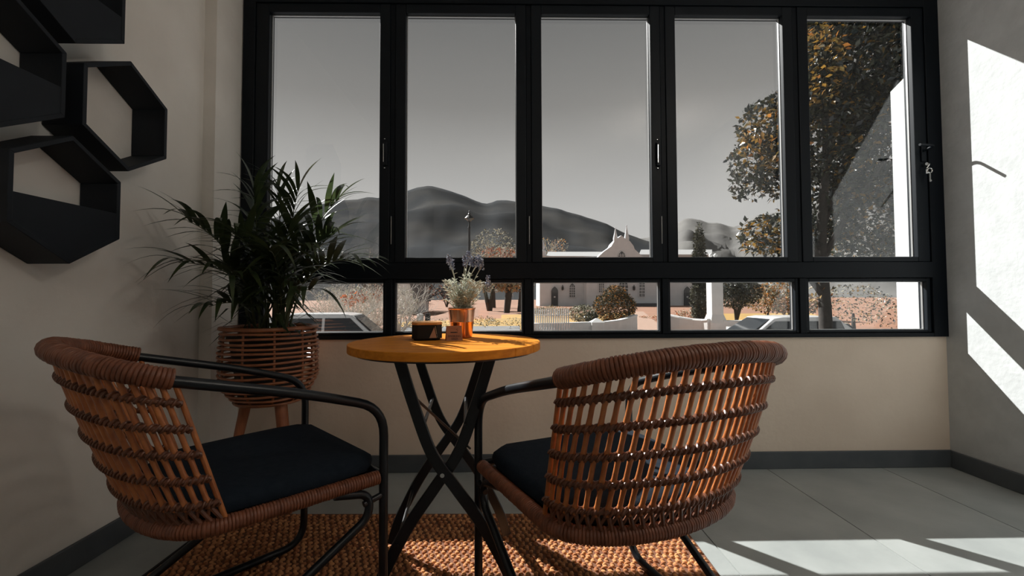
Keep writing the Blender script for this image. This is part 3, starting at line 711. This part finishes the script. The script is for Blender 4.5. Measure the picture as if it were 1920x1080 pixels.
for xc in (1040, 1289):
    arch_open('door_surround', xc, 17, 534, 573, CHY-.16, M['white']); arch_open('fanlight', xc, 13, 537, 549, CHY-.30, M['pane'])
    o = slab('door', [(xc-6.3, 573), (xc+6.3, 573), (xc+6.3, 549), (xc-6.3, 549)], CHY-.32, .15, M['door'], ch_)
    slab('notice', [(xc-1.5, 558), (xc+1.5, 558), (xc+1.5, 555.5), (xc-1.5, 555.5)], CHY-.36, .03, M['white'], o)
for xc, yt, yb, Y, w_ in ((1073, 531, 557, CHY-.2, 10), (1128, 524, 548, CHY-2.7, 9), (1204, 524, 556, CHY-2.7, 9), (1169, 524, 560, CHY-2.7, 17), (1166, 471, 492, CHY-2.7, 13)):
    arch_open('window_surround', xc, w_+3.5, yt-2, yb+1, Y+.04, M['white']); o = arch_open('window', xc, w_, yt, yb, Y-.02, M['pane']); barset(o, xc, w_, yt+4, yb, Y-.06, 3, 5)
for xc in (1055, 1144, 1189, 1251):
    q = cpx(xc, 540, CHY-(.3 if xc in (1055, 1251) else 2.8)); MB().box(q.x-.15, q.x+.15, q.y-.1, q.y+.2, q.z-.3, q.z+.25).tube([q+Vector((0, 0, -.4)), q+Vector((0, 0, .5))], .06, 6).build('wall_lamp', M['iron'], ch_)
a = cpx(1192, 574, CHY-4); b = cpx(1240, 574, CHY-4); MB().box(a.x, b.x, a.y-.5, a.y+1.5, -.3, .45).build('steps', M['darkroof'], ch_)
a = cpx(1018, 480); MB().lathe([(.5, 0), (.5, .8), (.25, 1.1), (.35, 1.5), (.02, 2.6)], 8).build('pinnacle', M['white'], ch_, loc=a)
tag(ch_, 'white church with stepped gable and two small spires', 'church')

# house far left ------------------------------------------------------
hs = empty('house', atZ(755, 585, GZ)); hl = hs.location
def hpx(x, y, Y=38): return atY(x, y, Y)-hl
MB().prism([hpx(x, y) for x, y in ((735, 590), (776, 590), (776, 562), (768, 524), (735, 505))], (0, 7, 0)).build('wall', M['white'], hs)
MB().prism([hpx(x, y, 37.8) for x, y in ((776, 556), (781, 566), (766, 520), (735, 498), (735, 505), (764, 522))], (0, 7.5, 0)).build('roof', M['darkroof'], hs)
MB().prism([hpx(x, y, 37.9) for x, y in ((752, 556), (758, 556), (758, 546), (752, 546))], (0, .2, 0)).build('window', M['pane'], hs)
tag(hs, 'small white gabled house seen behind the palm side of the window', 'house')

# garden walls, gate pillar, picket fence ------------------------------
def wall_run(name, pts, th, hts, label, cat='wall'):
    m_ = MB(); n_ = len(pts); R_ = []
    for i, (p, h) in enumerate(zip(pts, hts)):
        a = Vector(pts[max(0, i-1)]); b = Vector(pts[min(n_-1, i+1)]); d = (b-a); nn = Vector((-d.y, d.x, 0)).normalized()*th/2; p = Vector((p[0], p[1], 0))
        R_.append([p-nn+Vector((0,0,GZ)), p+nn+Vector((0,0,GZ)), p+nn+Vector((0,0,h)), p-nn+Vector((0,0,h))])
    r0 = Vector((pts[0][0], pts[0][1], GZ)); root = empty(name, r0)
    m_.rings([[q-r0 for q in r_] for r_ in R_]).build('wall_body', M['whitewall'], root)
    m2 = MB(); R2 = []
    for r_ in R_:
        c = (r_[2]+r_[3])/2; e = (r_[2]-r_[3]).normalized()*(th/2+.03); R2.append([c-e-r0, c+e-r0, c+e*.8+Vector((0,0,.05))-r0, c-e*.8+Vector((0,0,.05))-r0])
    m2.rings(R2).build('coping', M['whitewall'], root); tag(root, label, cat); return root
def run_px(px, Y0, Y1):
    pts = []; hs_ = []
    for i, (x, y) in enumerate(px):
        q = atY(x, y, Y0+(Y1-Y0)*i/(len(px)-1)); pts.append((q.x, q.y)); hs_.append(q.z)
    return pts, hs_
p_, h_ = run_px([(985, 609), (1040, 608), (1110, 606), (1135, 605), (1160, 602), (1178, 597), (1190, 592)], 15.0, 17.0)
gw = wall_run('garden_wall', p_, .22, h_, 'low white garden wall below the round orange-tipped bush')
q = atY(1119, 604, 15.6); MB().box(q.x-.22, q.x+.22, q.y-.22, q.y+.22, GZ, q.z).build('wall_post', M['whitewall'], gw, loc=-gw.location)
MB().rings([[(q.x+sx_*.24, q.y+sy_*.24, q.z) for sx_, sy_ in ((-1,-1),(1,-1),(1,1),(-1,1))], [(q.x+sx_*.03, q.y+sy_*.03, q.z+.14) for sx_, sy_ in ((-1,-1),(1,-1),(1,1),(-1,1))]]).build('post_cap', M['whitewall'], gw, loc=-gw.location)
p_, h_ = run_px([(1256, 592), (1275, 596), (1300, 600), (1318, 601), (1330, 600)], 17.0, 16.0)
wall_run('garden_wall', p_, .22, h_, 'curved white garden wall in front of the cypress')
p_, h_ = run_px([(1354, 603), (1390, 603), (1430, 602), (1520, 602)], 16.0, 16.0)
wall_run('garden_wall', p_, .22, h_, 'straight white garden wall behind the parked car')
q = atY(1341, 604, 16.2); gp = empty('gate_pillar', (q.x, q.y, GZ)); zt = atY(1341, 486, 16.2).z-GZ
bevel(MB().box(-.215, .215, -.215, .215, 0, zt).build('shaft', M['whitewall'], gp), .01)
MB().rings([[(sx_*r_, sy_*r_, z) for sx_, sy_ in ((-1,-1),(1,-1),(1,1),(-1,1))] for r_, z in ((.30, 0), (.33, .06), (.31, .45), (.22, .75))]).build('plinth', M['whitewall'], gp)
bevel(MB().box(-.26, .26, -.26, .26, zt, zt+.06).build('cap', M['whitewall'], gp), .01)
for dx in (-.12, .06): MB().lathe([(.02, 0), (.04, .01), (.065, .04), (.075, .08), (.065, .12), (.03, .15), (.005, .155)], 14).build('ball_finial', M['whitewall'], gp, smooth=True, loc=(dx, 0, zt+.06))
tag(gp, 'white square gate pillar beside the dark cypress', 'pillar')
def picket(name, x0, x1, yt, yb, Y, n_, label):
    r0 = atY(x0, yb, Y); root = empty(name, r0); d = atY(x1, yb, Y)-r0; h = atY(x0, yt, Y).z-r0.z
    pm_ = MB().rings([[(-.022, -.01, 0), (.022, -.01, 0), (.022, .01, 0), (-.022, .01, 0)], [(-.022, -.01, h*.92), (.022, -.01, h*.92), (.022, .01, h*.92), (-.022, .01, h*.92)], [(-.004, -.01, h), (.004, -.01, h), (.004, .01, h), (-.004, .01, h)]]).mesh('picket', M['whitewall'])
    for i in range(n_): link('picket', pm_, root, d*((i+.5)/n_))
    for f in (.2, .75): MB().box(0, d.x, .01, .03, h*f-.02, h*f+.02).build('rail', M['whitewall'], root)
    tag(root, label, 'fence'); return root
picket('picket_fence', 996, 1068, 577, 633, 15.4, 18, 'pale picket fence behind the low garden wall')
picket('picket_fence', 996, 1042, 614, 636, 14.8, 10, 'short white fence in front of the low garden wall')
picket('picket_fence', 572, 612, 596, 636, 14.9, 10, 'white slatted fence behind the palm pot')

# ------------------------------------------------------------------ planting helpers
def inside_blobs(blobs):
    b = random.choices(blobs, weights=[x[3]*x[4]*x[5] for x in blobs])[0]
    while True:
        v = Vector((random.uniform(-1, 1), random.uniform(-1, 1), random.uniform(-1, 1)))
        if .35 < v.length < 1: break
    if random.random() < .55: v = v.normalized()*random.uniform(.82, 1.0)
    return Vector((b[0]+v.x*b[3], b[1]+v.y*b[4], b[2]+v.z*b[5])), v
def foliage(root, blobs, n_, size, mats, wts, name='foliage', aspect=.55):
    m_ = MB(); o0 = root.location
    for _ in range(n_):
        p, v = inside_blobs(blobs); m_.cur = random.choices(range(len(mats)), weights=wts)[0]
        d = Vector((random.gauss(0, 1), random.gauss(0, 1), random.gauss(-.2, .8))).normalized(); L_ = size*random.uniform(.6, 1.3)
        m_.leaf(p-o0, d, Vector((random.gauss(0, .6), random.gauss(0, .6), 1)), L_, L_*aspect)
    o = m_.build(name, [M[k] for k in mats], root, fix=False); o['kind'] = 'stuff'; return o
def twigs(root, base, height, spread, n_, r0=.03, mt='twig', levels=3, name='branches', up=1.0):
    m_ = MB(); o0 = root.location
    def grow(p, d, L_, r_, lv):
        pts = [p]; q = p; dd = d
        for _ in range(3):
            dd = (dd+Vector((random.gauss(0, .16), random.gauss(0, .16), random.gauss(.05, .12)))).normalized(); q = q+dd*L_/3; pts.append(q)
        m_.tube([x-o0 for x in pts], [r_, r_*.85, r_*.7, r_*.5], 4, caps=False)
        if lv > 0:
            for _ in range(random.randint(3, 4)):
                k = random.randint(1, 3); nd = (dd+Vector((random.gauss(0, .6), random.gauss(0, .6), random.gauss(.15, .4)))).normalized(); grow(pts[k], nd, L_*random.uniform(.5, .75), r_*.55, lv-1)
    for _ in range(n_):
        d = Vector((random.gauss(0, spread), random.gauss(0, spread), up)).normalized(); grow(base+Vector((random.gauss(0, .05), random.gauss(0, .05), 0)), d, height*random.uniform(.4, .55), r0, levels)
    o = m_.build(name, M[mt], root, fix=False); o['kind'] = 'stuff'; return o
def blob_px(x, y, rx, ry, Y, ryd=None):
    p = atY(x, y, Y); k = Y/F; return (p.x, p.y, p.z, rx*k, (ryd if ryd else rx*k), ry*k)
def planting(name, px, Y, label, cat, group=None):
    q = atY(px, 600, Y); r_ = empty(name, (q.x, q.y, GZ if Y > YRD else GR)); tag(r_, label, cat, group); return r_

# the big tree at the right --------------------------------------------
random.seed(33); TY = 9.0
t1 = planting('leafy_tree', 1546, TY, 'large dark-leaved tree with ochre leaves beyond the right-hand panes', 'tree')
q = t1.location
tk = [q, q+Vector((.02, 0, 1.6)), q+Vector((-.03, 0, 3.2)), q+Vector((.1, 0, 4.6)), q+Vector((.2, .1, 6.2))]
MB().tube([p-q for p in catmull(tk, 5)], [.145-.005*i for i in range(21)], 12).build('trunk', M['bark'], t1, smooth=True)
for (bx_, by_, dz, by0) in ((1430, 250, 2.2, 0), (1425, 440, 1.4, -.3), (1640, 150, 2.8, .3), (1470, 330, 1.8, -.5), (1600, 40, 3.4, 0), (1690, 260, 2.2, -.4)):
    e = atY(bx_, by_, TY+by0)-q; b0 = Vector((0, 0, dz+.65)); MB().tube(bez(b0, b0.lerp(e, .4)+Vector((0, 0, .25)), e, 9), [.07-.006*i for i in range(9)], 7).build('branch', M['bark'], t1, smooth=True)
BL = [(1610, 130, 120, 110), (1560, 240, 85, 110), (1670, 260, 95, 130), (1450, 235, 62, 55), (1420, 300, 52, 48), (1405, 350, 36, 28), (1470, 310, 52, 70), (1440, 440, 52, 40), (1480, 440, 45, 55), (1520, 120, 42, 75), (1490, 200, 45, 55), (1560, 380, 60, 70), (1640, 400, 80, 90), (1600, 30, 100, 50), (1548, 470, 34, 60), (1720, 100, 70, 110)]
blobs = [blob_px(x, y, rx, ry, TY+random.uniform(-.4, .4)) for x, y, rx, ry in BL]
foliage(t1, blobs, 34000, .13, ['leafg', 'leafy'], [.90, .10])
foliage(t1, [blob_px(1545, 545, 22, 25, TY), blob_px(1440, 445, 52, 40, TY-.4), blob_px(1450, 260, 60, 60, TY-.4), blob_px(1540, 120, 40, 80, TY-.6)], 900, .12, ['leafy', 'leafo'], [.8, .2], 'ochre_leaves')

# shrubs, trees --------------------------------------------------------
def simple_tree(name, px, Y, blobs_px, trunk_h, n_, size, mats, wts, label, cat='tree', tr=.08, multi=1, group=None):
    r_ = planting(name, px, Y, label, cat, group); c = r_.location
    for k in range(multi):
        d = Vector((random.uniform(-.25, .25)*(multi > 1), random.uniform(-.2, .2)*(multi > 1), 1)); MB().tube([Vector((0, 0, 0)), d*trunk_h*.5, d*trunk_h], [tr, tr*.8, tr*.5], 8).build('trunk', M['bark'], r_, smooth=True)
    foliage(r_, [blob_px(x, y, rx, ry, Y) for x, y, rx, ry in blobs_px], n_, size, mats, wts); return r_
simple_tree('globe_conifer', 1150, 17.8, [(1152, 575, 40, 30), (1153, 552, 22, 18)], .6, 5200, .10, ['conifer', 'leafo'], [.72, .28], 'round conifer with orange tips behind the low white wall', 'bush')
simple_tree('grey_shrub', 1092, 17.0, [(1092, 588, 26, 16)], .4, 1500, .09, ['leafpale', 'conifer'], [.6, .4], 'grey-green shrub left of the round conifer', 'bush')
simple_tree('dark_shrub', 1110, 16.2, [(1108, 595, 13, 9)], .3, 700, .08, ['conifer', 'leafg'], [.5, .5], 'low dark shrub behind the white wall post', 'bush')
r_ = planting('cypress', 1311, 19.0, 'tall narrow dark cypress beside the white gate pillar', 'tree')
cyb = [blob_px(1311, 560, 15.5, 46, 19), blob_px(1311, 505, 15, 45, 19), blob_px(1311, 460, 10, 32, 19), blob_px(1311, 435, 5.5, 18, 19)]
MB().tube([(0, 0, 0), (0, 0, 3.6)], [.12, .04], 8).build('trunk', M['bark'], r_); foliage(r_, cyb, 7000, .12, ['conifer', 'bark'], [.8, .2], aspect=.45)
simple_tree('garden_tree', 1380, 22.0, [(1378, 555, 26, 24), (1400, 548, 26, 24), (1372, 540, 18, 18)], 1.2, 4200, .13, ['leafg', 'conifer'], [.7, .3], 'dark round multi-stemmed tree right of the gate pillar', 'tree', .05, 5)
simple_tree('autumn_bush', 1440, 26.0, [(1432, 560, 30, 26), (1465, 552, 40, 34), (1490, 570, 40, 24)], .8, 4000, .17, ['leafo', 'leafpale', 'leafg'], [.4, .35, .25], 'mixed autumn bush behind the parked white car', 'bush')
simple_tree('roadside_bush', 1600, 15.6, [(1600, 570, 60, 40), (1660, 585, 40, 30), (1620, 470, 70, 60)], .8, 2600, .10, ['leafpale', 'leafg', 'leafy'], [.3, .5, .2], 'loose bush seen through the rightmost lower pane', 'bush')
# bare / autumn trees behind
r_ = planting('bare_tree', 925, 60.0, 'large pale bare tree right of the street lamp', 'tree'); c = r_.location.copy()
MB().tube([(0,0,0), (0,0,2.5)], [.35, .25], 8).build('trunk', M['bark'], r_); twigs(r_, c+Vector((0,0,2)), 8.2, .55, 9, .10, 'twig', 3)
foliage(r_, [blob_px(925, 462, 42, 34, 60), blob_px(905, 470, 28, 26, 60), blob_px(945, 475, 26, 20, 60)], 1500, .28, ['leafpale', 'conifer'], [.7, .3])
foliage(r_, [blob_px(935, 474, 32, 10, 60)], 350, .3, ['leafr'], [1], 'red_leaves')
r_ = planting('bare_tree', 1030, 88.0, 'small pale bare tree at the left end of the church', 'tree'); c = r_.location.copy()
MB().tube([(0,0,0), (0,0,4)], [.3, .2], 8).build('trunk', M['bark'], r_); twigs(r_, c+Vector((0,0,3)), 9.5, .5, 8, .11, 'twig', 3)
foliage(r_, [blob_px(1022, 465, 20, 20, 88), blob_px(1048, 462, 18, 16, 88)], 500, .35, ['leafpale', 'leafo'], [.7, .3])
for i, (x, Y, lab, cols) in enumerate(((950, 40, 'dark-trunked tree on the red ground near the church', ['leafpale', 'leafo', 'leafg']), (918, 46, 'second tree along the red ground, left of the dark-trunked one', ['leafpale', 'leafg', 'leafo']), (975, 44, 'tree on the red ground hard against the window mullion', ['leafo', 'leafg', 'leafpale']))):
    simple_tree('park_tree', x, Y, [(x, 533, 26, 14), (x-10, 525, 20, 14)], 2.6, 1300, .28, cols, [.5, .3, .2], lab, 'tree', .28, 2, 'trees on the red ground')
for i, (x, lab) in enumerate(((795, 'brown leafless tree right of the small house'), (838, 'brown leafless tree behind the lavender'), (700, 'brown leafless tree behind the pale shrubs'))):
    TYb = 66.0 if x == 838 else 48.0
    r_ = planting('bare_tree', x, TYb, lab, 'tree', 'brown leafless trees'); c = r_.location.copy(); twigs(r_, c, 5.0, .30, 6, .09, 'bark', 3)
    foliage(r_, [blob_px(x, 548, 22, 20, TYb)], 420, .25, ['leafpale', 'leafr', 'bark'], [.3, .3, .4])
# tangle of pale shrubs at the left
for i, (x, Y, lab) in enumerate(((668, 15.2, 'pale tangled leafless shrub in the left lower pane'), (706, 20.5, 'pale leafless shrub hard left of the first lower mullion'), (622, 19.0, 'pale leafless shrub behind the parked car'), (750, 17.2, 'pale leafless shrub right of the first lower mullion'))):
    r_ = planting('bare_shrub', x, Y, lab, 'bush', 'pale leafless shrubs'); c = r_.location.copy(); twigs(r_, c, 2.0*Y/15.2, .60, 16, .020*Y/15.2, 'twig', 3)
    foliage(r_, [blob_px(x, 572, 34, 36, Y)], 700, .08, ['leafpale', 'twig'], [.5, .5])
    if i < 2: foliage(r_, [blob_px(x-5, 560, 26, 12, Y)], 110, .13, ['leafr'], [1], 'red_leaves')
for x, lab in ((660, 'thin bare sapling against the mountain, left one'), (690, 'thin bare sapling against the mountain, right one')):
    r_ = planting('bare_sapling', x, 28.0 if x < 680 else 33.0, lab, 'tree', 'thin bare saplings'); twigs(r_, r_.location.copy(), 5.6, .12, 2, .020, 'twig', 3)
for x, y, Y, lab, n_ in ((905, 601, 17.5, 'ochre grass clump right of the copper pot', 400), (775, 606, 18, 'ochre grass clump left of the black box', 300), (840, 604, 18.5, 'low scrub behind the black box', 260), (968, 604, 19.5, 'low grey scrub by the lawn edge', 260), (1030, 583, 30, 'clipped pale hedge before the church door', 900), (1290, 590, 24, 'flowering bed behind the curved wall', 500)):
    r_ = planting('grass_clump', x, Y, lab, 'plant', 'low scrub along the verge'); foliage(r_, [blob_px(x, y, 26 if n_ < 800 else 40, 9, Y), blob_px(x+18, y+3, 18, 7, Y)], n_, .09 if Y < 20 else .16, ['leafpale', 'leafy', 'conifer'] if x != 1290 else ['leafpale', 'leafr', 'leafy'], [.5, .35, .15], aspect=.4)
q = atZ(1222, 600, GZ); fb = planting('flower_bed', 1222, q.y, 'red flower bed with yellow edging beside the brick path', 'plant')
foliage(fb, [blob_px(1226, 598, 12, 5, q.y, 3.0)], 600, .10, ['leafr', 'leafo', 'leafpale'], [.45, .3, .25])

# street lamp ----------------------------------------------------------
LY = 15.2; q = atY(880, 600, LY); sl_ = empty('street_lamp', (q.x, q.y, GZ)); zt = atY(880, 394, LY).z-GZ; z1 = atY(880, 415, LY).z-GZ
MB().lathe([(.10, 0), (.10, .5), (.06, .6), (.045, 1.2), (.035, z1-.25), (.05, z1-.22), (.03, z1-.15), (.03, z1-.02), (.06, z1)], 12).build('post', M['iron'], sl_, smooth=40)
hh = zt-z1
MB().lathe([(.055, 0), (.08, hh*.05), (.13, hh*.22), (.12, hh*.25)], 6).build('lantern', M['lantern'], sl_, loc=(0, 0, z1))
MB().lathe([(.17, hh*.22), (.175, hh*.26), (.09, hh*.48), (.04, hh*.56), (.05, hh*.64), (.02, hh*.76), (.03, hh*.86), (.005, hh)], 12).build('lantern_cap', M['iron'], sl_, loc=(0, 0, z1))
tag(sl_, 'slim black street lamp with a capped lantern', 'street lamp')
q = atY(788, 600, 20); bl = empty('bollard_light', (q.x, q.y, GZ)); zz = atY(788, 588, 20).z-GZ
MB().lathe([(.06, 0), (.06, zz-.35), (.14, zz-.33), (.16, zz-.05), (.08, zz)], 12).build('body', M['whitewall'], bl); MB().tube([(-.13, 0, 0), (-.13, 0, zz+.25)], .02, 6).build('stake', M['bark'], bl)
tag(bl, 'short white bollard light left of the black bin', 'light')
q = atY(802, 600, 20); bn = empty('litter_bin', (q.x, q.y, GZ)); zz = atY(802, 588, 20).z-GZ
MB().lathe([(.11, 0), (.13, zz-.05), (.14, zz), (.12, zz)], 14).build('body', M['iron'], bn); MB().tube([(0, 0, 0), (0.02, 0, zz+.45), (.09, 0, zz+.9)], .02, 6).build('sapling_stem', M['bark'], bn)
tag(bn, 'black tree tub with a thin sapling behind the black box', 'planter')

# cars -----------------------------------------------------------------
def car(loc, rz, paint, label, van=False):
    r_ = empty('parked_car', loc, rz); L_ = 2.15; wv_ = .85
    side = [(-L_, .35), (L_, .35), (L_, .62), (L_-.1, .80), (1.15, .95), (-1.9, .98), (-L_, .85)]
    bevel(MB().prism([(x, -wv_, z) for x, z in side], (0, 2*wv_, 0)).build('body', paint, r_), .06, 3)
    hi = 1.48 if not van else 1.62; cab = [(1.15, .93), (.45, hi-.04), (.2, hi), (-1.35, hi), (-1.75, hi-.1 if van else hi-.3), (-1.95, .95)]
    c0 = [(x, -wv_+.04, z) if z < 1 else (x, -wv_+.16, z) for x, z in cab]; c1 = [(x, -y, z) for x, y, z in c0]
    bevel(MB().add(c0+c1, [tuple(range(5, -1, -1)), tuple(range(6, 12))]+[(i, (i+1) % 6, 6+(i+1) % 6, 6+i) for i in range(6)]).build('cabin', paint, r_), .04, 3)
    for s_ in (-1, 1):
        yb, yt = s_*(wv_-.035), s_*(wv_-.135)
        for x0, x1, x2, x3 in ((.95, -.25, -.25, .42), (-.33, -1.55, -1.45, -.33)):
            poly = [(x0, yb, 1.0), (x1, yb, 1.0), (x2, yt, hi-.12), (x3, yt, hi-.12)]; MB().prism(poly, (0, s_*.012, 0)).build('side_window', M['carglass'], r_)
        for x in (-1.3, 1.35):
            MB().lathe([(.10, -.10), (.32, -.10), (.33, -.06), (.33, .06), (.32, .10), (.10, .10)], 22).build('wheel', M['rubber'], r_, loc=(x, s_*(wv_-.08), .33)).rotation_euler.x = pi/2
        MB().box(.78, .95, s_*wv_, s_*(wv_+.16), .98, 1.10).build('mirror', paint, r_)
    MB().prism([(1.17, -.70, .97), (1.17, .70, .97), (.50, .58, hi-.07), (.50, -.58, hi-.07)], (.015, 0, .01)).build('windscreen', M['carglass'], r_)
    MB().prism([(-1.98, -.65, 1.02), (-1.98, .65, 1.02), (-1.80, .56, hi-.22), (-1.80, -.56, hi-.22)], (-.015, 0, .01)).build('rear_window', M['carglass'], r_)
    tag(r_, label, 'car'); return r_
q = atY(1452, 590, 13.0); car((q.x, q.y, GR), pi, M['carw'], 'white car parked in front of the straight garden wall')
q = atY(640, 590, 13.0); car((q.x, q.y, GR), radians(6), M['carw'], 'white car parked in front of the pale shrubs at left', True)
